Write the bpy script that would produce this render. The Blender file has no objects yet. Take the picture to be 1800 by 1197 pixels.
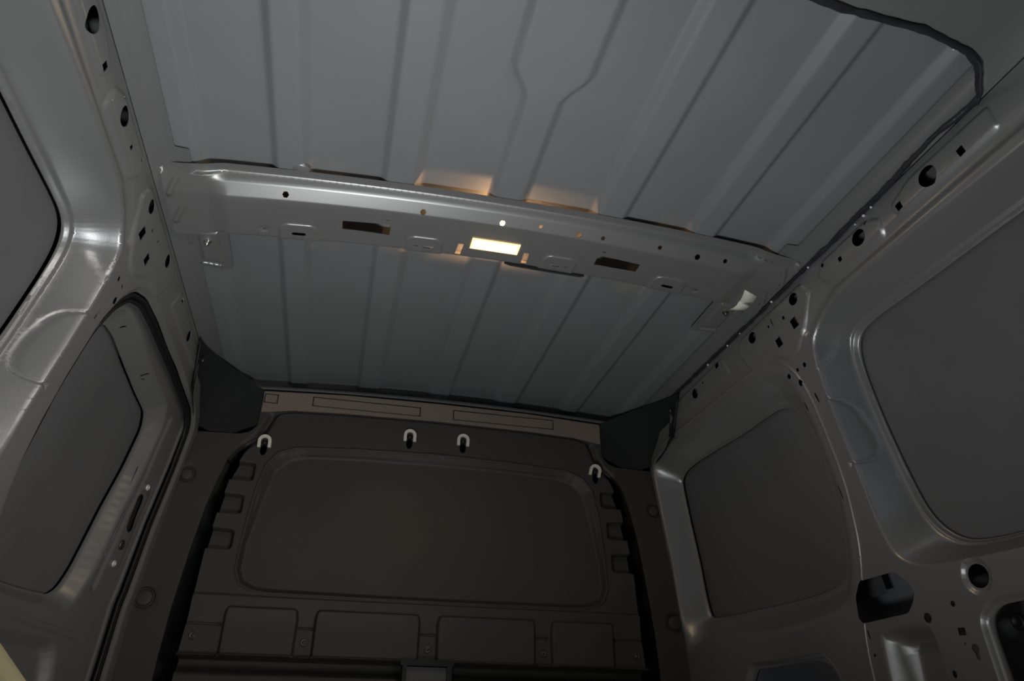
import bpy, math
import numpy as np
from mathutils import Vector, Matrix
from mathutils.geometry import delaunay_2d_cdt

# ------------------------------------------------------------------ camera, light, exposure
SC = bpy.context.scene
COL = SC.collection
FLOOR = 0.30                      # the camera sits this high above the load floor
yaw, pitch, roll = 0.22458868, 0.50226873, 0.01181761
cy, sy, cp, sp, cr, sr = (math.cos(yaw), math.sin(yaw), math.cos(pitch), math.sin(pitch), math.cos(roll), math.sin(roll))
F = Vector((sy*cp, cy*cp, sp)); R0 = Vector((cy, -sy, 0)); U0 = R0.cross(F)
RR = R0*cr + U0*sr; UU = U0*cr - R0*sr
cam_d = bpy.data.cameras.new('camera'); cam = bpy.data.objects.new('camera', cam_d); COL.objects.link(cam)
cam_d.sensor_width = 36; cam_d.lens = 36*1301.96/1800; cam_d.clip_start = 0.01
m = Matrix((RR, UU, -F)).transposed().to_4x4(); m.translation = Vector((-0.2695, 0, FLOOR)); cam.matrix_world = m
SC.camera = cam

w = bpy.data.worlds.new('dusk'); SC.world = w; w.use_nodes = True
bg = w.node_tree.nodes['Background']; bg.inputs[0].default_value = (0.52, 0.58, 0.70, 1); bg.inputs[1].default_value = 0.6

def area(name, loc, target, size, power, color):
    l = bpy.data.lights.new(name, 'AREA'); l.shape = 'DISK'; l.size = size; l.energy = power; l.color = color
    o = bpy.data.objects.new(name, l); COL.objects.link(o); o.location = loc
    o.rotation_euler = (Vector(target)-Vector(loc)).to_track_quat('-Z', 'Y').to_euler(); return o
fp = area('roof_fill_light', (-0.24, 0.82, 0.04), (-0.24, 0.88, 1.34), 0.30, 6.9, (0.94, 0.975, 1.0)); fp.data.spread = math.radians(150)  # unseen area light added at floor level to brighten the roof
area('yard_light', (1.25, -1.7, 0.55), (-0.60, 1.3, 0.80), 0.7, 25, (1.0, 0.96, 0.89))
SC.view_settings.view_transform = 'Standard'; SC.view_settings.look = 'None'
SC.view_settings.gamma = 1; SC.view_settings.use_curve_mapping = False
SC.view_settings.exposure = 0.0
LAMP_W = 1.15                     # bulb of the roof lamp, watts

# ------------------------------------------------------------------ materials
def mat(name, col, rough=.5, metal=0, spec=.5, noise=0, scale=8, bump=0, bscale=400, emit=None, coat=0):
    M = bpy.data.materials.new(name); M.use_nodes = True; nt = M.node_tree; b = nt.nodes['Principled BSDF']
    b.inputs['Base Color'].default_value = (*col, 1); b.inputs['Roughness'].default_value = rough
    b.inputs['Metallic'].default_value = metal; b.inputs['Specular IOR Level'].default_value = spec
    b.inputs['Coat Weight'].default_value = coat; b.inputs['Coat Roughness'].default_value = .25
    if noise or bump:
        tc = nt.nodes.new('ShaderNodeTexCoord')
    if noise:
        n = nt.nodes.new('ShaderNodeTexNoise'); n.inputs['Scale'].default_value = scale; n.inputs['Detail'].default_value = 4
        r = nt.nodes.new('ShaderNodeMapRange'); r.inputs[1].default_value = .3; r.inputs[2].default_value = .7
        r.inputs[3].default_value = 1-noise; r.inputs[4].default_value = 1+noise
        mx = nt.nodes.new('ShaderNodeVectorMath'); mx.operation = 'SCALE'; mx.inputs[0].default_value = col
        nt.links.new(tc.outputs['Object'], n.inputs['Vector']); nt.links.new(n.outputs['Fac'], r.inputs[0])
        nt.links.new(r.outputs[0], mx.inputs['Scale']); nt.links.new(mx.outputs[0], b.inputs['Base Color'])
    if bump:
        n = nt.nodes.new('ShaderNodeTexNoise'); n.inputs['Scale'].default_value = bscale; n.inputs['Detail'].default_value = 2
        bp = nt.nodes.new('ShaderNodeBump'); bp.inputs['Strength'].default_value = bump; bp.inputs['Distance'].default_value = .001
        nt.links.new(tc.outputs['Object'], n.inputs['Vector']); nt.links.new(n.outputs['Fac'], bp.inputs['Height'])
        nt.links.new(bp.outputs[0], b.inputs['Normal'])
    if emit:
        b.inputs['Emission Color'].default_value = (*emit[0], 1); b.inputs['Emission Strength'].default_value = emit[1]
    return M
PAINT = mat('grey_body_paint', (.29, .29, .288), .34, .5, .5, .04, 5, .08, 300)
ROOFP = mat('grey_roof_paint', (.215, .22, .222), .5, .1, .4, .04, 4, .08, 300)
BEAMP = mat('grey_beam_paint', (.27, .27, .262), .34, .45, .5, .03, 6, .05, 300)
BLANK = mat('dark_grey_primer', (.13, .13, .135), .55, 0, .35, .05, 6, .15, 500)
PLAST = mat('black_grained_plastic', (.058, .056, .051), .5, 0, .4, .05, 6, .35, 900)
STRIP = mat('lamp_tinted_plastic', (.27, .22, .18), .5, 0, .4, .05, 6, .2, 900)  # warm glow of the roof lamp put into the base colour
FOAM = mat('black_foam', (.024, .026, .026), .8, 0, .2)
RUBBER = mat('black_rubber', (.012, .012, .014), .45, 0, .4)
BLACK = mat('cavity_black', (.035, .036, .036), .8, 0, .1)  # black lifted a little to imitate lens flare
WHITE = mat('cream_plastic', (.86, .86, .74), .5, 0, .4)
STEEL = mat('bright_zinc', (.7, .69, .64), .25, 1, .5)
ZINC = mat('matt_zinc', (.75, .74, .68), .45, .3, .5)
DSCREW = mat('dark_zinc', (.12, .12, .11), .35, .8, .5)
MASTIC = mat('dark_sealant', (.028, .028, .034), .35, 0, .6, .2, 40, .5, 200)
SPECK = mat('pale_speck', (.8, .8, .82), .2, 0, .8)  # small pale specks on the sealant bead
FLOORM = mat('grey_load_floor', (.42, .43, .43), .6, 0, .3, .1, 5)
OUTER = mat('outer_skin', (.26, .26, .27), .7, 0, .1)  # lightened so the holes look veiled by lens flare
BACKING = mat('hole_backing', (.13, .13, .135), .9, 0, .02)  # backing behind the rail holes, lightened to imitate flare
LENS = mat('lit_lens', (.9, .8, .6), .3, 0, .5, emit=((1.0, .66, .33), 6.5))
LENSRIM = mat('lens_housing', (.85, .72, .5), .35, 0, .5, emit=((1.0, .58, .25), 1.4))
SIGN = mat('ground_grey', (.12, .12, .12), .8)

# ------------------------------------------------------------------ object helpers
def link(name, mesh, parent=None, **kw):
    o = bpy.data.objects.new(name, mesh); COL.objects.link(o)
    if parent: o.parent = parent
    for k, v in kw.items(): o[k] = v
    return o
def empty(name, loc, **kw):
    o = link(name, None, None, **kw); o.location = loc; return o
def put(o, parent):               # parent, keeping the place in the world
    o.parent = parent; o.matrix_parent_inverse = Matrix.Translation(-parent.location); return o
def mesh(name, v, f, mt, smooth=True, parent=None, **kw):
    me = bpy.data.meshes.new(name); me.from_pydata([tuple(map(float, p)) for p in v], [], [tuple(int(i) for i in q) for q in f])
    me.materials.append(mt)
    if smooth: me.polygons.foreach_set('use_smooth', [True]*len(me.polygons))
    me.update(); o = link(name, me, None, **kw)
    if parent: put(o, parent)
    return o

# ------------------------------------------------------------------ pressed-sheet helper
def chk(poly, n=2):              # corner cutting
    q = [np.array(p, float) for p in poly]
    for _ in range(n):
        q = [v for i in range(len(q)) for v in (q[i]*.75+q[(i+1) % len(q)]*.25, q[i]*.25+q[(i+1) % len(q)]*.75)]
    return [tuple(p) for p in q]
def chk_open(poly, n=2):
    q = [np.array(p, float) for p in poly]
    for _ in range(n):
        q = [q[0]]+[v for i in range(len(q)-1) for v in (q[i]*.75+q[i+1]*.25, q[i]*.25+q[i+1]*.75)]+[q[-1]]
    return [tuple(p) for p in q]
def inside(P, poly):
    x, y = P[:, 0], P[:, 1]; r = np.zeros(len(P), bool); q = np.asarray(poly, float); j = len(q)-1
    for i in range(len(q)):
        xi, yi = q[i]; xj, yj = q[j]
        if yi != yj:
            r ^= ((yi > y) != (yj > y)) & (x < (xj-xi)*(y-yi)/(yj-yi)+xi)
        j = i
    return r
def dseg(P, poly, closed=True):
    q = np.asarray(poly, float); a = q; b = np.roll(q, -1, 0)
    if not closed: a, b = q[:-1], q[1:]
    best = np.full(len(P), 1e9)
    for p0, p1 in zip(a, b):
        d = p1-p0; L = d@d
        if L < 1e-14: continue
        t = np.clip(((P-p0)@d)/L, 0, 1); e = P-p0-t[:, None]*d
        best = np.minimum(best, np.einsum('ij,ij->i', e, e))
    return np.sqrt(best)
def ramp(t, r=.3):
    t = np.clip(t, 0, 1); k = 1/(1-r)
    return np.where(t < r, k*t*t/(2*r), np.where(t > 1-r, 1-k*(1-t)**2/(2*r), k*(t-r/2)))
def sm(t): t = np.clip(t, 0, 1); return t*t*(3-2*t)
def rc(poly, r=.02, n=4):         # round the corners of a closed polygon
    q = [np.array(p, float) for p in poly]; out = []
    q = [p for i, p in enumerate(q) if np.linalg.norm(p-q[i-1]) > 1e-6]
    for i, p in enumerate(q):
        a = q[i-1]-p; b = q[(i+1) % len(q)]-p; la, lb = np.linalg.norm(a), np.linalg.norm(b)
        s = min(r, la*.49, lb*.49); A = p+a/la*s; B = p+b/lb*s
        for k in range(n+1):
            t = k/n; out.append(tuple((1-t)**2*A+2*t*(1-t)*p+t*t*B))
    return out
def resample(poly, step, closed=True):
    q = [np.array(p, float) for p in poly]; out = []
    n = len(q) if closed else len(q)-1
    for i in range(n):
        a, b = q[i], q[(i+1) % len(q)]; k = max(1, int(math.ceil(np.linalg.norm(b-a)/step)))
        for j in range(k): out.append(a+(b-a)*j/k)
    if not closed: out.append(q[-1])
    return np.array(out)
def ell(cx, cy, rx, ry=None, n=20, rot=0):
    ry = ry or rx
    return [(cx+rx*math.cos(t)*math.cos(rot)-ry*math.sin(t)*math.sin(rot), cy+rx*math.cos(t)*math.sin(rot)+ry*math.sin(t)*math.cos(rot)) for t in [2*math.pi*i/n for i in range(n)]]
def slot(cx, cy, L, W, n=6, rot=0):
    pts = []
    for s, a0 in ((1, -math.pi/2), (-1, math.pi/2)):
        for k in range(n+1):
            a = a0+math.pi*k/n; pts.append((s*(L/2-W/2)+W/2*math.cos(a), W/2*math.sin(a)))
    c, s_ = math.cos(rot), math.sin(rot)
    return [(cx+x*c-y*s_, cy+x*s_+y*c) for x, y in pts]
def quad(cx, cy, a, b, rot=0):
    c, s = math.cos(rot), math.sin(rot)
    return [(cx+x*c-y*s, cy+x*s+y*c) for x, y in ((-a, -b), (a, -b), (a, b), (-a, b))]

class Pocket:                     # pressed area: outer bend line, inner bend line, depth
    def __init__(s, outer, inner, d, r=.3, step=.005, ref=True):
        s.o, s.i, s.d, s.r = outer, inner, d, r; s.ref = [(outer, True, .010, step), (inner, True, .010, step)] if ref else []
    def __call__(s, P):
        io, ii = inside(P, s.o), inside(P, s.i)
        a, b = dseg(P, s.o), dseg(P, s.i); t = a/(a+b+1e-9)
        return s.d*np.where(ii, 1, np.where(io, ramp(t, s.r), 0))
class Emb:                        # flat emboss with a narrow edge
    def __init__(s, poly, w, d, r=.35, step=.004):
        s.p, s.w, s.d, s.r = poly, w, d, r; s.ref = [(poly, True, w+.002, step)]
    def __call__(s, P):
        a = dseg(P, s.p)*np.where(inside(P, s.p), 1, -1)
        return s.d*ramp(a/s.w, s.r)
class Fade:                       # bead that starts from nothing and widens
    def __init__(s, pl, w0, w1, d):
        s.p = np.array(chk_open(pl, 2)); s.w0, s.w1, s.d = w0, w1, d; s.ref = [(s.p, False, w1, .003)]
    def __call__(s, P):
        best = np.full(len(P), 1e9); arc = np.zeros(len(P)); L0 = 0
        for a, b in zip(s.p[:-1], s.p[1:]):
            d = b-a; L = np.linalg.norm(d); t = np.clip(((P-a)@d)/(L*L), 0, 1); e = np.linalg.norm(P-a-t[:, None]*d, axis=1)
            u = e < best; best[u] = e[u]; arc[u] = (L0+t*L)[u]; L0 += L
        w = s.w0+(s.w1-s.w0)*sm(arc/.09)
        return s.d*sm(arc/.035)*sm((L0-arc)/.15)*(.5+.5*np.cos(np.pi*np.clip(best/w, 0, 1)))
class Line:                       # bead along a polyline
    def __init__(s, pl, w, d, step=.004, closed=False):
        s.p, s.w, s.d, s.c = pl, w, d, closed; s.ref = [(pl, closed, w, step)]
    def __call__(s, P):
        a = np.clip(dseg(P, s.p, s.c)/s.w, 0, 1); return s.d*(.5+.5*np.cos(np.pi*a))

def sheet(name, outline, feats, to3, up, mt, grid=.02, holes=(), extra=(), rim=.0025, parent=None, **kw):
    """one pressed steel (or plastic) sheet. to3(P, depth)->xyz ; up: rough facing vector"""
    outline = [tuple(p) for p in outline]; O = np.array(outline)
    x0, y0 = O.min(0); x1, y1 = O.max(0)
    gx, gy = np.meshgrid(np.arange(x0+grid/2, x1, grid), np.arange(y0+grid/2, y1, grid))
    G = [np.stack([gx.ravel(), gy.ravel()], 1)]
    for f in list(feats)+list(extra):
        for poly, closed, wd, st in (f.ref if hasattr(f, 'ref') else [f]):
            q = resample(poly, st, closed); nx = np.roll(q, -1, 0)-np.roll(q, 1, 0)
            if not closed: nx[0] = q[1]-q[0]; nx[-1] = q[-1]-q[-2]
            nn = np.stack([-nx[:, 1], nx[:, 0]], 1)/(np.linalg.norm(nx, axis=1)[:, None]+1e-12)
            k = max(1, int(round(wd/st)))
            for o in range(-k, k+1): G.append(q+nn*(o*wd/k))
    G = np.concatenate(G)
    G = G[inside(G, outline)]
    key = np.unique(np.round(G/.0024).astype(int), axis=0, return_index=True)[1]; G = G[key]
    G = G[dseg(G, outline) > .0015]
    for h in holes:
        c = np.mean(h, 0); rad = np.max(np.linalg.norm(np.array(h)-c, axis=1))+.01
        near = np.linalg.norm(G-c, axis=1) < rad; keep = np.ones(len(G), bool)
        if near.any():
            Pn = G[near]; keep[near] = ~(inside(Pn, h) | (dseg(Pn, h) < .0015))
        G = G[keep]
    V = [tuple(p) for p in G]; E = []; loops = []
    for lp, st in [(outline, .012)]+[(h, .006) for h in holes]:
        q = resample(lp, st); b = len(V); V += [tuple(p) for p in q]; n = len(q)
        E += [(b+i, b+(i+1) % n) for i in range(n)]; loops.append(n)
    r = delaunay_2d_cdt([Vector(p) for p in V], E, [], 0, 1e-6)
    P = np.array([tuple(p) for p in r[0]]); T = np.array([f for f in r[2] if len(f) == 3])
    C = P[T].mean(1); ok = inside(C, outline)
    for h in holes: ok &= ~inside(C, h)
    T = T[ok]
    used = np.unique(T); mp = -np.ones(len(P), int); mp[used] = np.arange(len(used)); P = P[used]; T = mp[T]
    def S(Q):
        d = np.zeros(len(Q))
        for f in feats: d = d+f(Q)
        return to3(Q, d)
    X = S(P); e = 8e-4
    du = S(P+[e, 0])-S(P-[e, 0]); dv = S(P+[0, e])-S(P-[0, e])
    N = np.cross(du, dv); N /= np.linalg.norm(N, axis=1)[:, None]+1e-12
    sgn = 1 if (N@np.array(up)).mean() > 0 else -1; N *= sgn
    fn = np.cross(X[T[:, 1]]-X[T[:, 0]], X[T[:, 2]]-X[T[:, 0]]); fl = np.einsum('ij,ij->i', fn, N[T[:, 0]]) < 0
    T[fl] = T[fl][:, ::-1]
    Vs = [X]; Fs = T.tolist(); Ns = [N]; base = len(X)
    if rim:
        for h in holes:
            q = resample(h, .006); A = S(q); c = np.mean(h, 0)
            du = S(q+[e, 0])-S(q-[e, 0]); dv = S(q+[0, e])-S(q-[0, e]); n3 = np.cross(du, dv); n3 /= np.linalg.norm(n3, axis=1)[:, None]; n3 *= sgn
            B = A-n3*(rim if np.ptp(np.array(h), axis=0).max() > .3 else min(rim, .0018)); n = len(q); mid = A.mean(0); rn = mid-A; rn /= np.linalg.norm(rn, axis=1)[:, None]+1e-9
            Vs += [A, B]; Ns += [rn, rn]
            for i in range(n):
                j = (i+1) % n; Fs.append([base+i, base+j, base+n+j, base+n+i])
            base += 2*n
    X = np.concatenate(Vs); N = np.concatenate(Ns); X = X+np.array([0, 0, FLOOR])
    o = mesh(name, X, Fs, mt, True, parent, **kw)
    o.data.normals_split_custom_set_from_vertices([tuple(map(float, n)) for n in N])
    return o

def tube(name, pts, rad, mt, n=8, parent=None, flat=1.0, wob=0, **kw):
    pts = [Vector(p) for p in pts]; V = []; Fc = []; rng = np.random.RandomState(3)
    for i, p in enumerate(pts):
        t = (pts[min(i+1, len(pts)-1)]-pts[max(i-1, 0)]).normalized()
        a = t.cross(Vector((0, 0, 1))).normalized(); b = a.cross(t); r = rad*(1+wob*rng.uniform(-1, 1))
        for k in range(n):
            q = 2*math.pi*k/n; V.append(p+a*r*math.cos(q)+b*r*flat*math.sin(q))
        if i:
            for k in range(n): Fc.append(((i-1)*n+k, (i-1)*n+(k+1) % n, i*n+(k+1) % n, i*n+k))
    Fc += [tuple(range(n))[::-1], tuple(range(len(V)-n, len(V)))]
    return mesh(name, V, Fc, mt, True, parent, **kw)
def lathe(name, prof, org, axis, mt, n=20, parent=None, smooth=True, **kw):
    ax = Vector(axis).normalized(); a = ax.orthogonal().normalized(); b = ax.cross(a); V = []; Fc = []
    for i, (r, h) in enumerate(prof):
        for k in range(n):
            q = 2*math.pi*k/n; V.append(Vector(org)+ax*h+a*r*math.cos(q)+b*r*math.sin(q))
        if i:
            for k in range(n): Fc.append(((i-1)*n+k, (i-1)*n+(k+1) % n, i*n+(k+1) % n, i*n+k))
    Fc.append(tuple(range(n))[::-1]); Fc.append(tuple(range(len(V)-n, len(V))))
    return mesh(name, V, Fc, mt, smooth, parent, **kw)
def prism(name, poly, fn, t, mt, parent=None, smooth=False, **kw):
    """polygon (u,v) mapped by fn(u,v,h) for h = 0 and t"""
    n = len(poly); V = [fn(u, v, 0) for u, v in poly]+[fn(u, v, t) for u, v in poly]
    Fc = [tuple(range(n))[::-1], tuple(range(n, 2*n))]+[(i, (i+1) % n, n+(i+1) % n, n+i) for i in range(n)]
    o = mesh(name, V, Fc, mt, smooth, parent, **kw)
    return o
def box(name, lo, hi, mt, parent=None, **kw):
    return prism(name, [(lo[0], lo[1]), (hi[0], lo[1]), (hi[0], hi[1]), (lo[0], hi[1])], lambda u, v, h: (u, v, lo[2]+h), hi[2]-lo[2], mt, parent, **kw)
def torx(name, org, axis, r, mt, parent, **kw):    # domed screw head with a recess
    o = lathe(name, [(r, 0), (r, r*.25), (r*.85, r*.5), (r*.55, r*.62), (r*.45, r*.62), (r*.38, r*.2), (.0001, r*.15)], org, axis, mt, 16, parent, **kw)
    return o

# ------------------------------------------------------------------ body wall surfaces (z counted from the camera height)
WZ = [-.3, 0, .3, .51, .705, .80, .89, .92, .945, .99]; WX = [.89, .885, .86, .822, .776, .751, .731, .722, .717, .716]
_zz = np.linspace(-.3, .99, 400); _xx = np.interp(_zz, WZ, WX); _k = np.ones(9)/9
_xx = np.convolve(np.pad(_xx, 4, 'edge'), _k, 'valid')
def Wx(z): return np.interp(z, _zz, _xx)
def taper(y, z): return np.interp(z, [-.3, .34, .68, .82, .95], [.12, .083, .047, .03, 0])*sm((y-1.75)/.45)
def wall3(side, off=0):
    def f(P, d):
        x = side*(Wx(P[:, 1])-taper(P[:, 0], P[:, 1])+d+off); return np.stack([x, P[:, 0], P[:, 1]], 1)
    return f
def wpt(side, y, z, d=0):
    p = wall3(side)(np.array([[y, z]], float), np.array([float(d)]))[0]; return Vector((p[0], p[1], p[2]+FLOOR))

pil_outer = [(-.6, .865), (.40, .870), (.7108, .8731), (.8475, .8782), (1.0198, .8826), (1.1644, .885), (1.2387, .8741), (1.2823, .8588), (1.3109, .833), (1.3203, .8087), (1.334, .7581), (1.3421, .6976), (1.347, .5546), (1.350, .4356), (1.3425, .3762), (1.3294, .3446), (1.2755, .3172), (1.1606, .3098), (1.0369, .3029), (.5, .29), (-.6, .27)]
pil_inner = [(-.6, .775), (.40, .79), (.7108, .806), (.8475, .826), (1.0198, .846), (1.1644, .852), (1.225, .848), (1.262, .835), (1.287, .812), (1.298, .795), (1.312, .752), (1.322, .6976), (1.328, .5546), (1.330, .4356), (1.318, .395), (1.295, .375), (1.255, .352), (1.1606, .345), (1.0369, .338), (.5, .325), (-.6, .305)]
win_o = [(-.6, .83), (.4, .838), (.781, .8448), (.9112, .8469), (1.0323, .8495), (1.1762, .8529), (1.236, .851), (1.270, .8377), (1.293, .8063), (1.306, .7447), (1.313, .6458), (1.312, .4899), (1.293, .416), (1.252, .3706), (1.203, .352), (1.0967, .3441), (.5, .335), (-.6, .32)]
win_i = [(-.6, .822), (.4, .830), (.8041, .8374), (.9077, .8393), (1.0532, .8409), (1.1776, .8445), (1.231, .8427), (1.262, .8303), (1.284, .800), (1.298, .7403), (1.305, .6472), (1.304, .4946), (1.286, .421), (1.246, .3778), (1.20, .3606), (1.0967, .3526), (.5, .344), (-.6, .329)]
groove = [(1.334, .764), (1.313, .805), (1.298, .833), (1.275, .852), (1.245, .862), (1.20, .866), (1.12, .867)]
fp_o = [(2.208, .80), (2.19, .835), (2.1569, .8524), (1.9497, .8606), (1.6656, .8602), (1.52, .8524), (1.46, .832), (1.425, .795), (1.408, .7505), (1.405, .6413), (1.409, .5293), (1.4263, .4446), (1.4461, .381), (1.4928, .299), (1.5151, .2724), (1.6054, .2606), (1.9471, .2479), (2.17, .2378), (2.2, .26), (2.208, .5)]
fp_i = [(2.176, .76), (2.155, .785), (2.10, .80), (1.925, .8035), (1.7993, .802), (1.6446, .8021), (1.5995, .7965), (1.5646, .7831), (1.5448, .7532), (1.5310, .6986), (1.5357, .5991), (1.5523, .5129), (1.5713, .436), (1.5978, .3843), (1.6245, .350), (1.8704, .346), (2.14, .3411), (2.17, .36), (2.176, .5)]
fp_line = [(2.12, .872), (1.8063, .877), (1.5178, .873), (1.4486, .8515), (1.4087, .808), (1.3916, .7586), (1.3889, .6666), (1.3931, .5525), (1.4101, .455), (1.4268, .3864), (1.471, .299), (1.4983, .2204), (1.5085, .1325), (1.51, -.1)]

pil_outer, pil_inner, win_o, win_i, fp_o, fp_i = [chk(p) for p in (pil_outer, pil_inner, win_o, win_i, fp_o, fp_i)]
def rail_holes():
    H = []
    for y, r in ((.8577, .0215), (1.0585, .0195), (1.3065, .0165), (1.4996, .0165), (1.8428, .0165)):
        z = {.8577: .9388, 1.0585: .9426, 1.3065: .9413, 1.4996: .9398, 1.8428: .9335}[y]
        H.append(ell(y, z, r, r*.88, 24))
    for y, z, r in ((1.0301, .9585, .004), (1.1814, .9541, .0045), (1.3615, .9215, .0045), (1.424, .9305, .0035), (1.3639, .7993, .0058), (1.3926, .7997, .0045), (1.4302, .7993, .0065), (1.4002, .7695, .008), (1.787, .9433, .0035)):
        H.append(ell(y, z, r, r, 10))
    for y, z, a in ((.9397, .9325, .0085), (.7796, .93, .0085), (1.1264, .9342, .006), (1.3343, .893, .0135), (1.4106, .8813, .0125), (1.6934, .9552, .010)):
        H.append(quad(y, z, a*.85, a*.85, -.08))
    H += [slot(1.407, .933, .022, .0035, 3, 1.5), slot(1.371, .720, .024, .0045, 3, 1.5), slot(1.419, .719, .024, .0045, 3, 1.5), slot(1.4227, .514, .030, .0045, 3, 1.5)]
    return H
emb_a = rc([(.70, .915), (.70, .968), (.90, .972), (.965, .950), (.955, .915)], .015)
emb_b = rc([(1.00, .905), (.985, .945), (1.03, .970), (1.19, .970), (1.215, .940), (1.19, .905)], .015)
emb_c = rc([(1.245, .925), (1.27, .968), (1.56, .968), (1.585, .93), (1.56, .87), (1.46, .862), (1.40, .825), (1.36, .83), (1.30, .875)], .015)
emb_d = rc([(1.64, .905), (1.66, .968), (2.02, .962), (2.04, .905)], .015)
pad = [(1.352, .707), (1.338, .705), (1.325, .69), (1.321, .617), (1.324, .570), (1.336, .557), (1.354, .556)]

def body_feats(side):
    f = [Pocket(pil_outer, win_o, .080, .14, .0032), Pocket(win_o, win_i, .012, .35, .005),
         Fade(groove, .005, .013, .008), Line(chk_open(pad), .005, .0040, .0025),
         Emb(emb_a, .010, -.004), Emb(emb_b, .010, -.005), Emb(emb_c, .010, -.005), Emb(emb_d, .010, -.004),
         Line([(.2, .905), (.95, .905), (1.20, .905), (1.25, .89), (1.31, .86)], .022, .006, .008),
         Line([(.2, .875), (.95, .890), (1.18, .893)], .016, -.003, .008)]
    return f

# -- right wall: one pressed sheet with two blanked window fields
opening = rc([(1.4657, .3279), (1.3539, .3268), (1.3216, .300), (1.315, .2787), (1.3272, .2633), (1.349, .245), (1.4921, .2444), (1.5029, .2552), (1.4947, .2993)], .008, 3)
pocket_o = rc([(1.4533, .2212), (1.4286, .2271), (1.3253, .2256), (1.3046, .2156), (1.2969, .1991), (1.2964, .1146), (1.30, .01), (1.48, .01), (1.4649, .1256)], .008, 3)
pocket_i = rc([(1.400, .195), (1.335, .195), (1.322, .18), (1.322, .11), (1.325, .035), (1.40, .035), (1.41, .11)], .012, 3)
corner_o = rc([(1.0727, .2288), (1.1276, .2282), (1.1486, .219), (1.1598, .2063), (1.1655, .1835), (1.1649, .1238), (1.1654, .04), (.80, .03), (.78, .24)], .01, 3)
low_o = rc([(1.98, .05), (1.9587, .135), (1.925, .1877), (1.7433, .1915), (1.6869, .1878), (1.6549, .1752), (1.6401, .1559), (1.6229, .05)], .012, 3)
wall_out = [(-.45, -.3), (2.215, -.3), (2.215, .985), (-.45, .985)]
rf = body_feats(1)+[Pocket(fp_o, fp_i, .085, .25, .006), Line(chk_open(fp_line), .006, -.0035, .003),
    Pocket(chk(pocket_o, 1), chk(pocket_i, 2), .050, .3, .005), Emb(ell(1.1545, .2814, .036), .012, .006),
    Emb(rc([(1.05, .245), (1.14, .245), (1.185, .215), (1.188, .0), (.75, .0), (.75, .26)], .02), .016, .010),
    Emb(rc([(1.97, .0), (1.98, .14), (1.94, .205), (1.66, .205), (1.62, .16), (1.60, .0)], .02), .012, .010)]
fpi_h = [(y*1.0+(0), z) for y, z in fp_i]
holes_r = rail_holes()+[opening, corner_o, low_o, ell(1.1545, .2814, .023, .021, 24), ell(1.2278, .2447, .0055), ell(1.3011, .2297, .0095), quad(1.228, .1958, .0085, .0068, .1),
    ell(1.2293, .1756, .002, .002, 6), slot(1.4848, .221, .018, .004, 3, 1.5), ell(1.4837, .1796, .0035, .0035, 8), ell(1.278, .1274, .005, .007, 10),
    [(1.2098+.008*math.cos(a), .1648+.008*math.sin(a)) for a in [math.radians(-60+300*k/12) for k in range(13)]]+[(1.2065, .148), (1.2098, .145), (1.2132, .148)],
    win_i, fp_i]
def shrink(poly, k, c=None):
    q = np.array(poly); c = q.mean(0) if c is None else c; return [tuple(c+(p-c)*k) for p in q]
wr = sheet('wall_right', wall_out, rf, wall3(1), (-1, 0, 0), PAINT, .022, holes_r, rim=.004, kind='structure', label='right side wall of grey pressed steel with two blanked window fields')
# -- left wall: the same sheet with the sliding-door aperture
ap = rc([(1.4135, .60), (1.4100, .72), (1.430, .79), (1.470, .838), (1.54, .862), (1.661, .870), (1.901, .868), (2.12, .842), (2.168, .80), (2.178, .70), (2.165, .50), (2.15, .316), (2.14, .131), (2.12, -.22), (1.60, -.22), (1.50, -.1), (1.50, .2), (1.465, .32), (1.435, .43)], .02, 3)
ap_o = rc([(1.400, .60), (1.397, .725), (1.418, .80), (1.462, .850), (1.54, .874), (1.661, .882), (1.901, .880), (2.13, .854), (2.182, .81), (2.193, .70), (2.180, .50), (2.165, .316), (2.155, .131), (2.135, -.235), (1.59, -.235), (1.487, -.1), (1.487, .2), (1.452, .318), (1.422, .428)], .02, 3)
wl = sheet('wall_left', wall_out, body_feats(-1)+[Pocket(ap_o, ap, .010, .3, .006)], wall3(-1), (1, 0, 0), PAINT, .022, rail_holes()+[win_i, ap], rim=.018, kind='structure', label='left side wall of grey pressed steel with a bright roof pillar')
# blank outer panels behind the window fields
def blank(parent, side, poly, d, curve=.0):
    x = [p[0] for p in poly]; z = [p[1] for p in poly]
    q = [(min(x)-.03, min(z)-.03), (max(x)+.03, min(z)-.03), (max(x)+.03, max(z)+.03), (min(x)-.03, max(z)+.03)]
    return sheet('blank_panel', q, [], wall3(side, d), (-side, 0, 0), BLANK, .04, parent=None)
for wobj, side in ((wr, 1), (wl, -1)):
    b = blank(wobj, side, win_i, .100); b.parent = wobj; b['label'] = 'dark grey blanking panel of the rear window field'
b = blank(wr, 1, fp_i, .094); b.parent = wr; b['label'] = 'dark grey blanking panel of the front window field'
# backing sheet added to catch light behind the rail holes
for wobj, side in ((wr, 1), (wl, -1)):
    o = sheet('rail_hole_backing', [(.55, .897), (1.30, .897), (1.345, .862), (2.1, .862), (2.1, .972), (.55, .972)], [], wall3(side, .024), (-side, 0, 0), BACKING, .03); o.parent = wobj
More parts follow.
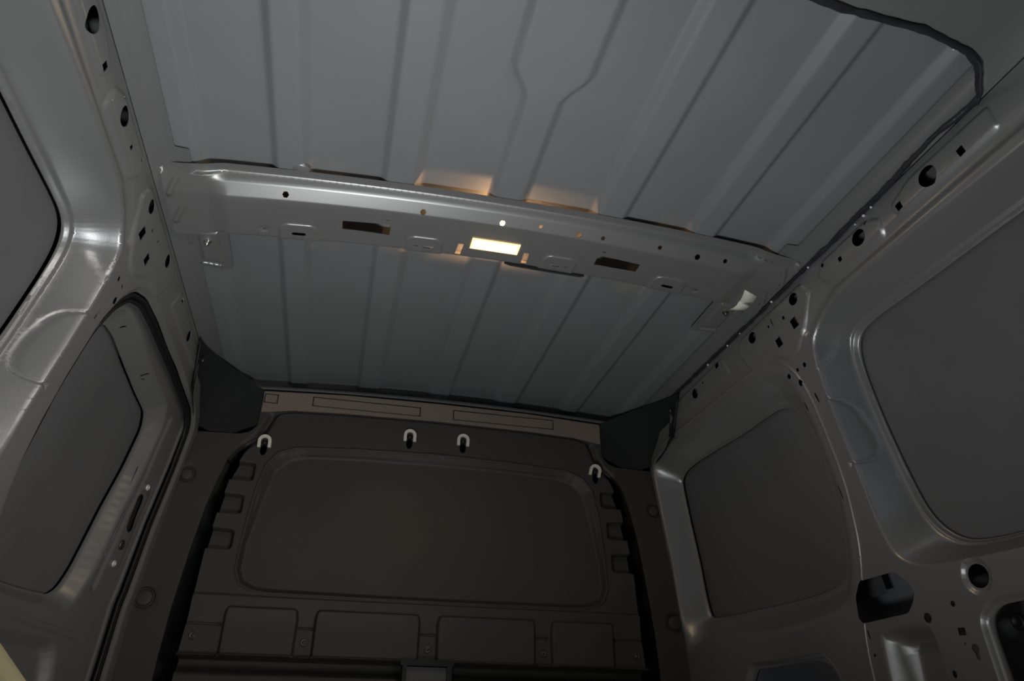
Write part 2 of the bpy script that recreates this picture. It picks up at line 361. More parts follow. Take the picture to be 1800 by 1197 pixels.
# outer body shell behind the sheets (keeps the cavities dark)
def shell(side):
    ys = [-.5, 0, .6, 1.2, 1.8, 2.4]; zs = [-.35, 0, .3, .51, .705, .83, .93, 1.0]; V = []; Fc = []
    for y in ys:
        for z in zs: V.append((side*(float(Wx(min(z, .95)))+ (.135 if z < .85 else .10)), y, z+FLOOR))
    n = len(zs)
    for i in range(len(ys)-1):
        for k in range(n-1): Fc.append((i*n+k, i*n+k+1, (i+1)*n+k+1, (i+1)*n+k))
    return V, Fc
for s, wo in ((1, wr), (-1, wl)):
    V, Fc = shell(s); o = mesh('outer_skin', V, Fc, OUTER, False); o.parent = wo
# return flange faces joining sheet and blank at the window holes
# plug seen through the corner opening
pl = lathe('grommet_plug', [(.015, 0), (.015, .003), (.011, .007), (.009, .007), (.006, .004), (.0001, .005)], wpt(1, 1.150, .205, .055), (-1, -.1, -.15), RUBBER, 20); pl.parent = wr

# ------------------------------------------------------------------ left sliding door
def door_t(y, z): return np.interp(z, [-.3, .34, .68, .82, .95], [.12, .083, .047, .03, 0])*sm((y-1.75)/.45)
def door3(off):
    def f(P, d):
        x = -(Wx(P[:, 1])-door_t(P[:, 0], P[:, 1])+d+off); return np.stack([x, P[:, 0], P[:, 1]], 1)
    return f
dwin = rc([(1.548, .792), (1.618, .797), (1.804, .785), (1.97, .762), (1.998, .725), (1.998, .615), (1.985, .499), (1.967, .357), (1.952, .309), (1.929, .290), (1.813, .285), (1.639, .279), (1.596, .302), (1.542, .407), (1.511, .488), (1.490, .566), (1.488, .679), (1.508, .760)], .02, 3)
dwin_o = rc([(1.53, .83), (1.618, .838), (1.804, .828), (2.00, .806), (2.040, .75), (2.040, .615), (2.026, .499), (2.008, .357), (1.985, .28), (1.95, .255), (1.813, .250), (1.62, .245), (1.566, .27), (1.510, .39), (1.476, .48), (1.458, .566), (1.455, .68), (1.475, .79)], .02, 3)
dout = [(1.38, -.25), (2.24, -.25), (2.215, .6), (2.20, .90), (1.42, .905), (1.36, .6)]
latch = rc([(2.062, .606), (2.118, .612), (2.128, .585), (2.108, .392), (2.088, .373), (2.040, .369), (2.018, .39), (2.035, .580)], .012, 3)
lhole = slot(2.083, .525, .100, .034, 8, math.pi/2+.04)
door_feats = [Pocket(dwin_o, dwin, .035, .3, .006), Emb(rc([(1.62, .20), (1.97, .205), (2.0, .12), (1.98, -.2), (1.60, -.2)], .04), .03, .025),
    Line([(2.15, .84), (2.158, .70), (2.145, .50), (2.125, .316), (2.11, .0)], .010, -.008), Line(latch, .003, .003, .0025, True),
    Line([(2.055, .78), (2.058, .60), (2.045, .48), (2.025, .33)], .014, .006), Line([(1.50, .235), (1.80, .225), (2.02, .215)], .012, -.006)]
door = empty('door_1', (-.80, 1.8, FLOOR), kind='structure', label='sliding side door in the left wall, closed')
dfm = sheet('inner_frame', dout, door_feats, door3(.030), (1, 0, 0), PAINT, .022,
    [dwin, lhole, slot(1.60, .815, .012, .006, 3, .6), slot(1.83, .806, .014, .006, 3, 1.2), slot(1.845, .800, .010, .002, 3, .2), ell(1.962, .60, .003, .003, 8)], rim=.006); put(dfm, door)
dbl = sheet('blank_panel', [(1.44, .24), (2.06, .24), (2.06, .85), (1.44, .85)], [], door3(.074), (1, 0, 0), BLANK, .04, label='dark grey blanking panel of the sliding door'); put(dbl, door)
def dpt(y, z, d=0): p = door3(.03)(np.array([[y, z]], float), np.array([float(d)]))[0]; return Vector((p[0], p[1], p[2]+FLOOR))
o = mesh('latch_hole_shade', [tuple(dpt(y, z, .012)) for y, z in ((2.02, .43), (2.16, .43), (2.16, .63), (2.02, .63))], [(0, 1, 2, 3)], BLACK, False, door)  # black sheet added behind the latch hole to stand for its shade
for y, z in ((2.088, .596), (2.066, .392)):
    o = torx('screw', dpt(y, z, -.001), (1, -.2, -.15), .0088, ZINC, door, label='bright zinc screw of the door latch')
o = lathe('striker_button', [(.012, 0), (.012, .003), (.008, .005), (.005, .005), (.004, .002), (.0001, .002)], dpt(2.074, .440, 0), (1, -.2, -.15), DSCREW, 16, door)
for k, off in enumerate((0, .014)):   # rubber door seal with two lips around the aperture
    sp_ = [wpt(-1, y, z, .016) for y, z in shrink(ap, 1-.012-off*1.6, np.array([1.8, .35]))]
    i0 = 0
    o = tube('door_seal', sp_+[sp_[0]], .0065 if k == 0 else .005, RUBBER, 8); put(o, door)

# ------------------------------------------------------------------ roof skin
def zs(x): return 1.042-.07*x*x-.016*sm((np.abs(x)-.668)/.05)
def bead(x, e):                   # 1 in the wide recessed flats between the narrow beads
    return x
class Roof:
    ref = []
    def __call__(s, P):
        x, y = np.abs(P[:, 0]), P[:, 1]
        c = .035+.036*sm((.955-y)/.085)
        st = lambda a, e=.020: ramp((x-a)/e+.5, .3)
        on = st(c)-st(.198, .028)+st(.268)-st(.425, .028)+st(.486)-st(.625, .028)
        return .0115*on*sm((2.315-y)/.035)
class Dummy:
    def __init__(s, ref): s.ref = ref
    def __call__(s, P): return 0
rl = [([(s*a, .6), (s*a, 2.33)], False, .016, .004) for s in (-1, 1) for a in (.198, .268, .425, .486, .625)]
rl += [([(s*.071, .6), (s*.071, .87), (s*.035, .955), (s*.035, 2.33)], False, .012, .006) for s in (-1, 1)]
rl += [([(-.70, 2.30), (.70, 2.30)], False, .02, .01), ([(-.70, .68), (.70, .68)], False, .02, .01)]
rl += [([(s*.69, .6), (s*.69, 2.33)], False, .024, .008) for s in (-1, 1)]
roof_out = [(-.716, .62), (.716, .62), (.716, 2.34), (-.716, 2.34)]
def roof3(P, d): return np.stack([P[:, 0], P[:, 1], zs(P[:, 0])+d], 1)
ceil = sheet('ceiling', roof_out, [Roof()], roof3, (0, 0, -1), ROOFP, .03, extra=[Dummy([r]) for r in rl], kind='structure', label='grey steel roof skin with lengthwise pressed beads')
# outer roof above it, closes the light path
o = sheet('outer_skin', [(-.84, -.5), (.84, -.5), (.84, 2.5), (-.84, 2.5)], [], lambda P, d: np.stack([P[:, 0], P[:, 1], 1.075-.07*P[:, 0]**2-.03*sm((np.abs(P[:, 0])-.7)/.14)], 1), (0, 0, -1), OUTER, .08); o.parent = ceil
# roof-rail flanges lapping over the roof skin, with a tab at the beam
for s in (-1, 1):
    fo = rc([(s*.7155, .66), (s*.668, .66), (s*.668, 1.192), (s*.643, 1.196), (s*.643, 1.246), (s*.668, 1.252), (s*.668, 2.20), (s*.7155, 2.20)], .004, 2)
    o = sheet('rail_flange', fo, [], lambda P, d: np.stack([P[:, 0], P[:, 1], zs(P[:, 0])-.0035], 1), (0, 0, -1), PAINT, .03); o.parent = ceil
    o = sheet('rail_flange', fo, [], lambda P, d: np.stack([P[:, 0], P[:, 1], zs(P[:, 0])-.0005], 1), (0, 0, 1), PAINT, .03); o.parent = ceil
# small oval embossed dimple ahead of the beam
# rear header
hdr_out = rc([(-.72, -.45), (.72, -.45), (.716, .74), (.707, .70), (.655, .651), (.576, .630), (.47, .621), (.35, .618), (0, .612), (-.35, .618), (-.47, .621), (-.576, .630), (-.655, .651), (-.707, .70), (-.716, .74)], .004, 1)
hd = sheet('trim_1', hdr_out, [Emb(rc([(-.62, .1), (.62, .1), (.60, .52), (.4, .56), (-.4, .56), (-.60, .52)], .04), .04, -.02)], lambda P, d: np.stack([P[:, 0], P[:, 1], 1.018-.06*P[:, 0]**2+d*0-.03*sm((.55-P[:, 1])/.3)], 1), (0, 0, -1), PAINT, .03, kind='structure', label='rear roof header sheet above the camera')
# sealant bead: around the rear corner and down the right roof joint
sp2 = [(.02, .612), (.2, .613), (.3486, .6176), (.39, .6212), (.4693, .6213), (.5271, .6199), (.5762, .6281), (.6241, .6356), (.6562, .6509), (.6742, .6691), (.691, .6883), (.704, .7017), (.711, .7189), (.7092, .762), (.7028, .8082), (.7033, .8538), (.7090, .9153), (.7119, .9856), (.7097, 1.054), (.7135, 1.1452), (.7125, 1.2363), (.714, 1.3366), (.713, 1.4328), (.714, 1.5703), (.7135, 1.6719), (.714, 1.8153), (.713, 1.9508), (.714, 2.03)]
q = resample(sp2, .012, False)
rs = np.random.RandomState(5)
jit = np.convolve(rs.randn(len(q)+6), np.ones(7)/7, 'valid')*.004
hz = lambda a, b_: float(zs(a))-.004 if b_ > .72 else min(float(zs(a))-.004, 1.0155-.06*a*a)
bead_pts = [(a+jit[i]*.6, b_+jit[i]*.3, hz(a, b_)+FLOOR-.002*abs(jit[i]*300) % .003) for i, (a, b_) in enumerate(q)]
seal = tube('sealant_bead', bead_pts, .0062, MASTIC, 10, None, .8, .25, label='dark wavy sealant bead along the right roof joint and rear corner', category='sealant')
cnt = 0
for (a, b_) in ((.55, .628), (.592, .635), (.607, .622), (.61, .645), (.712, 1.003), (.714, 1.03), (.715, 1.06), (.711, 1.228), (.709, 1.385), (.711, 1.55), (.7115, 1.62), (.712, 1.74), (.712, 1.97)):
    r = .0022+.0014*((cnt*7) % 3)/2; cnt += 1
    o = lathe('sealant_speck', [(.0003, -r), (r*.7, -r*.7), (r, 0), (r*.7, r*.7), (.0003, r)], (a, b_, float(zs(a))-.012+FLOOR), (.2, 1, .1), SPECK, 8, seal, label='small pale speck on the sealant')

# ------------------------------------------------------------------ roof crossbeam with the lamp
BP_Y = [1.222, 1.249, 1.2505, 1.262, 1.290, 1.2925, 1.420, 1.427, 1.431, 1.434]
BP_Z = [.0285, .0285, .0275, .0145, .0005, .0000, .000, .0035, .012, .026]
yy = np.linspace(1.2, 1.46, 521); zz_ = np.interp(yy, BP_Y, BP_Z); zz_ = np.convolve(np.pad(zz_, 2, 'edge'), np.ones(5)/5, 'valid')
def beam3(P, d):
    x, y = P[:, 0], P[:, 1]; ax = np.abs(x)
    p = np.interp(y, yy, zz_)
    # ledge runs out towards the ends
    k = sm((ax-.575)/.05); flat = .0125
    p = p*(1-k)+np.where(y < 1.25, .0225, flat)*k
    z = 1.012-np.interp(y, [1.24, 1.30], [.07, .09])*x*x+p+d
    # near the roof side the end flange lies under the roof skin
    return np.stack([x, y, np.minimum(z, zs(x)-.001-.0035*sm((ax-.58)/.05))], 1)
bh = [rc([(s*.2408, 1.3365), (s*.3446, 1.341), (s*.3446, 1.3706), (s*.2408, 1.3754)], .002, 2) for s in (-1, 1)]
hexy = [(-.4626, 1.2789, .0068), (-.1766, 1.2838, .0068), (-.0009, 1.2838, .0068), (.0857, 1.2781, .0045), (.1749, 1.2822, .0068), (.2316, 1.2794, .0048), (.3673, 1.2756, .0048), (.4612, 1.279, .0068), (.5285, 1.2746, .0048)]
bh += [ell(x, y, r, r, 6 if r > .006 else 10) for x, y, r in hexy]
bh += [slot(s*.437, 1.3995, .030, .0095, 6) for s in (-1, 1)]+[slot(s*.150, 1.3995, .027, .009, 6) for s in (-1, 1)]
bh += [ell(s*.178, 1.3975, .0040, .0032, 8) for s in (-1, 1)]+[ell(s*.248, 1.3197, .0045, .0032, 10) for s in (-1, 1)]
bh += [ell(-.5094, 1.3948, .0028, .0028, 8), ell(.5094, 1.3948, .0045, .0025, 8)]
bh += [quad(s*.0785, 1.3975, .0065, .022, -.06*s) for s in (-1, 1)]
bh += [quad(0, 1.3655, .0545, .018)]
def arch(c):                      # pressed pad around a slot, open to the front edge
    return rc([(c-.046, 1.44), (c-.044, 1.378), (c-.030, 1.3635), (c+.030, 1.3635), (c+.044, 1.378), (c+.046, 1.44)], .014, 4)
bf = [Line([(s*.672, 1.262), (s*.690, 1.305)], .010, -.006) for s in (-1, 1)]+[Line([(s*.672, 1.352), (s*.690, 1.395)], .010, -.006) for s in (-1, 1)]+[Emb(arch(c), .006, -.0035) for c in (-.437, .437, -.160, .160)]+[Emb(ell(s*.5094, 1.3948, .014), .006, .0025) for s in (-1, 1)]
bx = [Dummy([([(-.6, y), (.6, y)], False, .007, .0028)]) for y in (1.25, 1.262, 1.292, 1.427)]+[Dummy([([(s*.60, 1.23), (s*.60, 1.43)], False, .035, .004)]) for s in (-1, 1)]
bout = rc([(-.66, 1.234), (-.60, 1.229), (.60, 1.229), (.66, 1.234), (.70, 1.234), (.70, 1.445), (.66, 1.445), (.585, 1.433), (-.585, 1.433), (-.66, 1.445), (-.70, 1.445), (-.70, 1.234)], .004, 1)
beam = empty('roof_crossbeam', (0, 1.33, FLOOR+1.01), label='pressed grey steel crossbeam under the roof, carrying the lit lamp', category='beam')
o = sheet('beam_sheet', bout, bf, beam3, (0, 0, -1), BEAMP, .015, bh, extra=bx, rim=.0015); put(o, beam)
# end brackets, one at each rail
def bracket(s):
    bo = rc([(s*.595, 1.440), (s*.597, 1.615), (s*.672, 1.600), (s*.682, 1.560), (s*.684, 1.448), (s*.655, 1.447)], .006, 2)
    g3 = lambda P, d: np.stack([P[:, 0], P[:, 1], zs(P[:, 0])-.0065-d], 1)
    fe = [Emb(rc([(s*.612, 1.455), (s*.612, 1.585), (s*.664, 1.575), (s*.664, 1.455)], .008), .010, .006), Line([(s*.625, 1.596), (s*.662, 1.588)], .006, .004),
          Emb(ell(s*.640, 1.487, .012), .004, .003), Line([(s*.676, 1.46), (s*.676, 1.50)], .010, .006)]
    o = sheet('end_bracket', bo, fe, g3, (0, 0, -1), BEAMP, .012, [], rim=.0015); put(o, beam)
    o = lathe('bracket_stud', [(.009, 0), (.0085, .003), (.005, .006), (.005, .010), (.0025, .010), (.002, .004), (.0001, .004)], (s*.640, 1.487, float(zs(.64))-.014+FLOOR), (0, 0, -1), DSCREW if s > 0 else STEEL, 16); put(o, beam)
    # small folded lug
    V = [(s*.664, 1.327, 0), (s*.680, 1.327, 0), (s*.680, 1.329, -.010), (s*.664, 1.329, -.010), (s*.666, 1.343, -.010), (s*.678, 1.343, -.010)]
    zz = float(zs(.67))-.009+FLOOR
    o = mesh('folded_lug', [(a, b_, c+zz) for a, b_, c in V], [(0, 1, 2, 3), (3, 2, 5, 4)], BEAMP, False); put(o, beam)
bracket(-1); bracket(1)
# weld-rod highlight pieces ahead of the rear lip (small oval bead)
o = lathe('roof_support_pad', [(.0001, 0), (.016, .0006), (.021, .003), (.021, .009)], (-.437, 1.231, float(zs(.437))+FLOOR-.0015), (0, 0, 1), BEAMP, 20); put(o, beam)
# inner beam closing sheet above the lamp: tabs seen through the square openings
for s in (-1, 1):
    o = box('mounting_tab', (s*.078-.014, 1.395, FLOOR+1.030), (s*.078+.014, 1.43, FLOOR+1.032), BEAMP); put(o, beam)
for s in (-1, 1):
    o = box('slot_blocker', (s*.437-.026, 1.398, FLOOR+1.003), (s*.437+.026, 1.424, FLOOR+1.016), BLACK); put(o, beam)  # dark boxes added above the outer slots to imitate shade inside
o = prism('edge_foam', [(.035, 1.427), (.235, 1.427), (.225, 1.4335), (.12, 1.435), (.05, 1.433)], lambda u, v, h: (u, v, FLOOR+1.0105-.09*u*u+h), .010, BLACK); put(o, beam)
# lamp
lamp = empty('roof_lamp', (0, 1.3655, FLOOR+1.012), label='small glowing rectangular roof lamp with ribbed lens in the crossbeam', category='lamp')
zl = FLOOR+1.012
lv, lf = [], []
nxr = 37
for i in range(nxr):
    x = -.052+.104*i/(nxr-1)
    for j, y in enumerate((1.349, 1.353, 1.378, 1.382)):
        edge = (i in (0, nxr-1)) or j in (0, 3)
        lv.append((x, y, zl-(.0015 if edge else (.0058 if i % 2 else .0048))))
for i in range(nxr-1):
    for j in range(3): lf.append((i*4+j, i*4+4+j, i*4+5+j, i*4+1+j))
o = mesh('lens', lv, lf, LENS, False, lamp)
# housing frame around the lens
fv = []; 
for (a, b_, h) in ((.0560, .0190, 0), (.0560, .0190, -.003), (.0515, .0160, -.003), (.0515, .0160, 0.002)):
    fv += [(-a, 1.3655-b_, zl+h), (a, 1.3655-b_, zl+h), (a, 1.3655+b_, zl+h), (-a, 1.3655+b_, zl+h)]
o = mesh('lens_frame', fv, [(r*4+i, r*4+(i+1) % 4, r*4+4+(i+1) % 4, r*4+4+i) for r in range(3) for i in range(4)], LENSRIM, False, lamp)
# bulb light: below the lens it falls into the van, above it glows inside the beam
pl_ = bpy.data.lights.new('lamp_glow_down', 'AREA'); pl_.shape = 'RECTANGLE'; pl_.size = .095; pl_.size_y = .024; pl_.energy = LAMP_W; pl_.color = (1, .74, .46)
o = bpy.data.objects.new('lamp_glow_down', pl_); COL.objects.link(o); o.parent = lamp; o.location = (0, 0, -.008)
pb = bpy.data.lights.new('bulb', 'POINT'); pb.energy = 2.2; pb.color = (1, .55, .26); pb.shadow_soft_size = .004
o = bpy.data.objects.new('bulb', pb); COL.objects.link(o); o.parent = lamp; o.location = (0, 0, .0035)

# cream clip on the right end bracket
clip = empty('trim_clip', (.65, 1.40, FLOOR+.99), label='cream plastic clip at the right end of the crossbeam', category='clip')
cz = .990+FLOOR
pv = [(.6262, 1.3640, .003), (.6630, 1.3660, .003), (.6290, 1.378, -.002), (.6655, 1.380, -.002), (.6335, 1.400, -.004), (.6690, 1.402, -.004), (.6375, 1.4175, .001), (.6710, 1.4195, .001), (.6340, 1.4200, -.006), (.6670, 1.4215, -.006), (.6335, 1.438, -.005), (.6660, 1.439, -.005), (.6320, 1.4530, .000), (.6640, 1.4540, .000)]
V = [(a, b_, c+cz-.004) for a, b_, c in pv]+[(a, b_, c+cz-.002) for a, b_, c in pv]
n = len(pv); Fc = []
for i in range(0, n-2, 2):
    Fc += [(i, i+1, i+3, i+2), (n+i, n+i+2, n+i+3, n+i+1), (i, i+2, n+i+2, n+i), (i+1, n+i+1, n+i+3, i+3)]
Fc += [(0, n, n+1, 1), (n-2, n-1, 2*n-1, 2*n-2)]
o = mesh('clip_body', V, Fc, WHITE, True); put(o, clip)
o = tube('clip_spring', [(.668, 1.402, cz-.004), (.676, 1.398, cz-.002), (.682, 1.396, cz+.004)], .002, STEEL, 6); put(o, clip)

# ------------------------------------------------------------------ bulkhead
def BYf(z): return 2.18+.062*z
def bulk3(P, d): return np.stack([P[:, 0], BYf(P[:, 1])+d, P[:, 1]], 1)
def bpt(x, z, d=0): return Vector((x, BYf(z)+d, z+FLOOR))
def mir(h): return h+[(-x, z) for x, z in reversed(h)]
bk_out = rc(mir([(0, -.3), (.79, -.3), (.80, .0), (.80, .34), (.77, .5), (.755, .68), (.735, .818), (.60, .822), (.572, .832), (.5535, .856), (.553, .955), (.556, .975), (.30, .988), (0, .991)])[0:], .004, 1)
# moulded inner field (stands proud of the side channels)
def half(h): return [(x, z) for x, z in h]+[(-x, z) for x, z in reversed(h)]
field_o = half([(0.001, .923), (.30, .919), (.4632, .9114), (.500, .8998), (.520, .868), (.532, .838), (.580, .800), (.617, .745), (.640, .66), (.655, .55), (.670, .37), (.672, .17), (.667, -.28)])
chan_in = half([(0.001, -.28), (.59, -.28), (.622, .0), (.632, .22), (.628, .34), (.615, .48), (.600, .60), (.590, .70), (.560, .755), (.530, .775), (.40, .80), (0.001, .80)])
class Channel:                    # dark side channels: groove between the field edge and the side strip
    def __init__(s, cl, w, d): s.c, s.w, s.d = cl, w, d; s.ref = [(cl, False, w+.010, .004)]
    def __call__(s, P):
        a = dseg(P, s.c, False); k = np.interp(P[:, 1], [-.3, .3, .70, .80, .86], [1.3, 1.0, .72, .35, .15]); return s.d*ramp((s.w*k-a)/.016+.5, .3)*np.clip(k*1.1, 0, 1)
side_gap = [(.57, .79), (.60, .755), (.628, .69), (.650, .597), (.666, .465), (.680, .305), (.684, .2), (.69, -.28), (.645, -.28), (.637, .2), (.630, .305), (.626, .465), (.612, .597), (.598, .69), (.575, .755), (.553, .797)]
gaps = [rc([(s*x, z) for x, z in side_gap], .012, 2) for s in (-1, 1)]
ch = [Line(chk_open([(s*.515, .89), (s*.528, .845), (s*.545, .815), (s*.575, .785)]), .020, .014) for s in (-1, 1)]
win_oB = half([(0.001, .806), (.24, .800), (.427, .7885), (.478, .768), (.506, .73), (.522, .65), (.533, .52), (.536, .42), (.520, .382), (.49, .366), (.44, .3605), (0.001, .3585)])
win_iB = half([(0.001, .7715), (.24, .7695), (.388, .762), (.44, .7485), (.476, .712), (.497, .62), (.5225, .49), (.5235, .425), (.508, .395), (.475, .3805), (.43, .377), (0.001, .3745)])
bkf = ch+[Pocket(win_oB, win_iB, .022, .25, .005), Line(win_oB, .006, -.0035, .004, True)]
wm = half([(0.001, .787), (.24, .783), (.41, .774), (.462, .756), (.492, .718), (.510, .635), (.527, .505), (.529, .43), (.514, .389), (.483, .374), (.435, .369), (0.001, .3665)])
bkf.append(Line([p for p in wm if p[1] > .5 and p[0] < 0]+[p for p in wm if p[1] > .5 and p[0] > 0], .005, -.003, .004))
bkf.append(Emb([(x, z) for x, z in rc(field_o, .01, 2)], .010, -.010, .35, .006))
pk = [((-.600, -.533), (.674, .731)), ((-.606, -.548), (.574, .632)), ((-.614, -.556), (.472, .530))]
for (xa, xb), (z0, z1) in pk:
    for s in (1, -1):
        b1 = -xb
        poly = rc([(s*b1, z0), (s*(b1+.08), z0), (s*(b1+.08), z1+.003), (s*b1, z1)], .010, 3)
        inner = [(x+( .004 if x > 0 else -.004), z) for x, z in shrink(poly, .82)]
        bkf.append(Pocket(poly, inner, .030, .3, .0027))
bumps = [(-.542, -.350), (-.309, -.022), (.022, .307), (.350, .542)]
for a, b_ in bumps:
    po = rc([(a, .197), (a-.001, .300), (a+.004, .3235), (b_-.004, .3235), (b_+.001, .300), (b_, .197)], .012, 3)
    bkf.append(Emb(po, .008, -.020, .3, .0027))
class Slope:                      # the belt above the pads leans forward to the pad tops
    ref = [([(-.65, .352), (.65, .352)], False, .006, .005)]
    def __call__(s, P):
        z = P[:, 1]; x = np.abs(P[:, 0]); return -.010*ramp((.354-z)/.008, .4)*sm((.648-x)/.01)+.010*ramp((.3535-z)/.075, .1)*sm((.648-x)/.01)
bkf.append(Slope())
padz = lambda x: .277-.007*(1-abs(x)/.65)
for a, b_ in ((-.644, -.548), (-.345, -.314), (-.017, .017), (.312, .345), (.548, .644)):
    bkf.append(Line([(a, padz(a)), (b_, padz(b_))], .005, .006, .003))
class Ledge:
    ref = [([(-.66, .200), (.66, .200)], False, .010, .0025), ([(-.66, .170), (.66, .170)], False, .012, .006)]
    def __call__(s, P):
        z = P[:, 1]; x = np.abs(P[:, 0]); m_ = sm((.662-x)/.012)
        return m_*(-.026*ramp((.206-z)/.007, .4)+.066*ramp((.198-z)/.006, .3)-.028*ramp((.178-z)/.025, .3))
bkf.append(Ledge())
for a, b_, c, dd in ((-.4034, -.0600, .9705, .9370), (.0455, .3890, .9735, .9370), (-.550, -.5075, .9655, .9330)):
    bkf.append(Line(rc([(a, dd), (b_, dd), (b_, c), (a, c)], .003, 1), .0035, .006, .003, True))
for s in (-1, 1):
    for xx, zz, r in ((.722, .684, .020), (.752, .336, .024)):
        bkf.append(Line(ell(s*xx, zz, r), .006, .012, .004, True)); 
bkh = [ell(x, z-.022, .010, .018, 14) for x, z in ((-.5226, .7955), (-.0901, .8581), (.0806, .8591), (.5221, .7955))]
bkh += gaps
bkh += [ell(-.28, .955, .0025, .0025, 8), ell(-.02, .957, .0025, .0025, 8)]
bulkhead = sheet('wall_front', bk_out, bkf, bulk3, (0, -1, 0), PLAST, .02, bkh, extra=[Dummy([([(-.55, .955), (.55, .955)], False, .02, .01)])], rim=.01, kind='structure', label='black moulded bulkhead with a rounded blanked window field')
# cab-side closing sheet (dark behind the openings)
o = box('closing_sheet', (-.85, 2.36, 0.0), (.85, 2.37, FLOOR+1.03), BLACK); o.parent = bulkhead
# strip with the lamp glow in its colour along the bulkhead top, two long embossed plates and one short plate
for a, b_, c, dd in ((-.3995, -.0640, .9670, .9405), (.0495, .3850, .9700, .9405), (-.5465, -.5115, .9620, .9365)):
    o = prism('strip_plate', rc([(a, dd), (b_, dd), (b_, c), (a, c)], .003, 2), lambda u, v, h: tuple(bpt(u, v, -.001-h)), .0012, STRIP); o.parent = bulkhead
so = rc(mir([(0, .9255), (.30, .9215), (.460, .9145), (.515, .905), (.551, .900), (.552, .972), (.30, .986), (0, .989)]), .002, 1)
inn = [[(a, dd), (b_, dd), (b_, c), (a, c)] for a, b_, c, dd in ((-.4034, -.0600, .9705, .9370), (.0455, .3890, .9735, .9370), (-.550, -.5075, .9655, .9330))]
o = sheet('top_strip', so, [], lambda P, d: bulk3(P, d-.0012), (0, -1, 0), STRIP, .03, inn, rim=.002, label='strip with painted lamp glow and long plates along the bulkhead top'); o.parent = bulkhead
# screws of the belt
for x, z in ((-.6094, .2454), (-.3287, .2379), (.0014, .2327), (.3297, .2326), (.6118, .2349)):
    o = lathe('screw', [(.0095, 0), (.0095, .002), (.0075, .0035), (.0065, .0015), (.004, .0015), (.0035, .004), (.0001, .0045)], bpt(x, z, -.0015 if abs(x) < .64 else 0)-Vector((0, .010, 0))*1, (0, -1, 0), DSCREW, 16, label='dark screw on the bulkhead belt'); o.parent = bulkhead
# latch frame at the bottom
lt = empty('latch_bracket', (0, 2.16, FLOOR+.17), label='dark square latch bracket under the bulkhead ledge', category='bracket')
for a, b_, c, dd in ((-.072, .071, .188, .203), (-.066, -.055, .10, .188), (.053, .066, .10, .188)):
    o = prism('bracket_bar', [(a, c), (b_, c), (b_, dd), (a, dd)], lambda u, v, h: (u, 2.145+h, v+FLOOR), .03, RUBBER); put(o, lt)
o = prism('latch_plate', [(-.055, .10), (.053, .10), (.053, .186), (-.055, .186)], lambda u, v, h: (u, 2.158+h, v+FLOOR), .01, mat('grey_plastic', (.10, .105, .10), .5)); put(o, lt)
# U-shaped hook clips
def hook(x, z, tilt, lab):
    r0, r1, L = .0195, .0105, .021
    P_ = []
    for k in range(13):
        a = math.pi*k/12; P_.append((r0*math.cos(a), r0*math.sin(a)))
    P_ += [(-r0, -L), (-r1, -L)]
    for k in range(13):
        a = math.pi-math.pi*k/12; P_.append((r1*math.cos(a), r1*math.sin(a)))
    P_ += [(r1, -L), (r0, -L)]
    c, s = math.cos(tilt), math.sin(tilt); yb = -.012
    e = empty('hook_clip', tuple(bpt(x, z, yb)), label=lab, category='clip', group='cream hook clips above the bulkhead window')
    n = len(P_); V = []
    for h in (0, -.008):
        for u, v in P_: V.append(tuple(bpt(x+u*c-v*s, z+u*s+v*c, yb+h)))
    o2 = []
    for i in range(12): o2 += [(i, i+1, 27-i-1, 27-i)]
    def ring(off):
        Fq = []
        for i in range(12): Fq.append((off+i, off+i+1, off+26-i, off+27-i))
        Fq.append((off+12, off+13, off+14, off+15)); Fq.append((off+0, off+27, off+28, off+29) if n > 29 else (off+0, off+27, off+28)); return Fq
    Fq = []
    # outer arc 0..12, (13,14) left foot, inner arc 15..27, (28,29) right foot
    for off in (0, n):
        for i in range(12): Fq.append((off+i, off+i+1, off+26-i, off+27-i))
        Fq.append((off+12, off+13, off+14, off+15)); Fq.append((off+27, off+28, off+29, off+0))
    for i in range(n): Fq.append((i, (i+1) % n, n+(i+1) % n, n+i))
    o = mesh('hook', V, Fq, WHITE, False); put(o, e)
    o = lathe('hook_pin', [(.0095, .022), (.0095, .004), (.008, -.003), (.004, -.006), (.0001, -.0065)], tuple(bpt(x, z-.004, yb)), (0, 1, 0), RUBBER, 12); put(o, e)
hook(-.5226, .8003, .05, 'cream hook clip at the far left of the bulkhead')
hook(-.0901, .8631, 0, 'cream hook clip left of the bulkhead centre')
hook(.0806, .8645, -.03, 'cream hook clip right of the bulkhead centre')
hook(.5221, .8003, -.25, 'cream hook clip at the far right of the bulkhead')
# header fold between roof and bulkhead
hf = lambda P, d: np.stack([P[:, 0], P[:, 1], 1.004-.052*P[:, 0]**2+d+.030*ramp((P[:, 1]-2.285)/.03, .3)], 1)
o = sheet('trim_2', [(-.60, 2.236), (.60, 2.236), (.60, 2.315), (-.60, 2.315)], [Line([(-.6, 2.252), (.6, 2.252)], .008, -.005), Line([(-.6, 2.275), (.6, 2.275)], .008, -.004)], hf, (0, 0, -1), PAINT, .02, kind='structure', label='folded roof header along the bulkhead top')
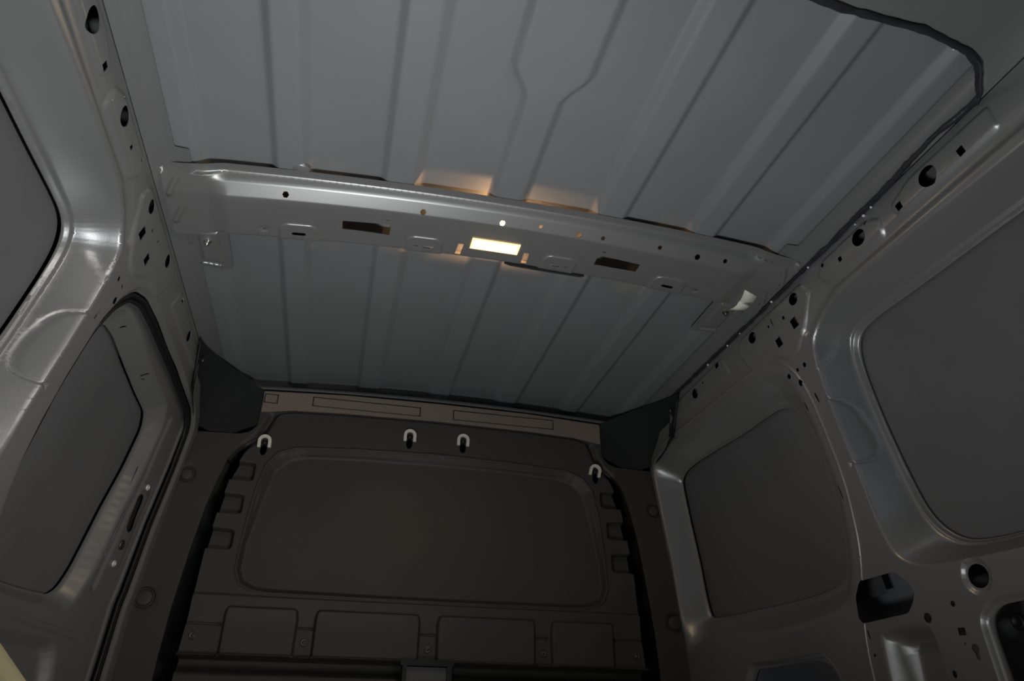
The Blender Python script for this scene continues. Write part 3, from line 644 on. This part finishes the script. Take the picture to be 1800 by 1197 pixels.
# black foam corner covers
def corner(s, lab):
    top = [(.705, 1.93, .972), (.700, 1.99, .984), (.684, 2.06, .994), (.655, 2.13, 1.000), (.615, 2.20, .998), (.585, 2.235, .990), (.556, 2.246, .978)]
    bot = [(.716, 2.02, .86), (.720, 2.08, .845), (.722, 2.14, .832), (.720, 2.20, .826), (.69, 2.232, .823), (.62, 2.236, .824), (.552, 2.238, .86)]
    n = 7; K = 7; V = []; Fc = []
    for k in range(K):
        t = k/(K-1)
        for i in range(n):
            a, b_ = np.array(top[i]), np.array(bot[i]); p = a*(1-t)+b_*t
            bulge = .022*math.sin(math.pi*t)*math.sin(math.pi*min(1, i/5.5)); p = p+np.array([.7, .7, 0])*bulge
            V.append((s*p[0], p[1], p[2]+FLOOR))
    for k in range(K-1):
        for i in range(n-1): Fc.append((k*n+i, k*n+i+1, k*n+n+i+1, k*n+n+i))
    e = empty('corner_cover', (s*.66, 2.15, FLOOR+.82), label=lab, category='cover')
    o = mesh('cover_panel', V, Fc, FOAM, True); put(o, e)
    o = tube('cover_edge', [(s*(.705+(.716-.705)*t)-s*.001, 1.93+.09*t, .972-.112*t+FLOOR) for t in (0, .25, .5, .75, 1)], .003, RUBBER, 6); put(o, e)
    o = lathe('cover_stud', [(.006, 0), (.006, .004), (.002, .006)], (s*.700, 1.985, .935+FLOOR), (-s, -.3, 0), DSCREW, 10); put(o, e)
corner(-1, 'black corner cover at the top left of the bulkhead')
corner(1, 'black corner cover at the top right of the bulkhead')
# cream of the wall ends beside the bulkhead: closing flange between sheet and bulkhead
for s, wo in ((1, wr), (-1, wl)):
    V = []; zs_ = np.linspace(-.3, .975, 30)
    for z in zs_:
        p = wpt(s, 2.214, z); V.append(tuple(p)); V.append((p[0]+s*.06, 2.24, p[2]))
    Fc = [(2*i, 2*i+1, 2*i+3, 2*i+2) for i in range(29)]
    o = mesh('end_flange', V, Fc, PAINT, True); o.parent = wo

# ------------------------------------------------------------------ floor, rear frame, yard
fl = box('floor', (-.93, -.5, -.02), (.93, 2.3, 0), FLOORM, kind='structure', label='grey load floor')
gr = box('ground', (-8, -9, -.62), (8, 6, -.60), SIGN, kind='structure')
wb = empty('wall_rear', (0, -.46, 0), kind='structure', label='rear door frame behind the camera')
for s in (-1, 1): o = box('door_post', (min(s*.70, s*1.0), -.52, 0), (max(s*.70, s*1.0), -.45, 1.30), PAINT); put(o, wb)
o = box('rear_blocker', (-.95, -.50, .02), (.22, -.46, 1.26), PLAST); put(o, wb)  # unseen leaf added to darken reflections in the right pillar
o = box('door_head', (-1.0, -.52, 1.20), (1.0, -.45, 1.36), PAINT); put(o, wb)

# pale strap hanging close to the camera at the lower left
st_ = empty('band', (-.42, .40, .27), label='pale yellow strap edge crossing the bottom left corner', category='band')  # unidentified pale yellow edge, built as a band near the camera
o = tube('pale_band', [(-.486, .40, .404), (-.472, .40, .390), (-.444, .402, .362), (-.416, .40, .334), (-.388, .40, .306), (-.360, .398, .278)], .0085, mat('pale_yellow', (.62, .55, .33), .7, 0, .2, .05, 60, .3, 500), 12, flat=.7); put(o, st_)
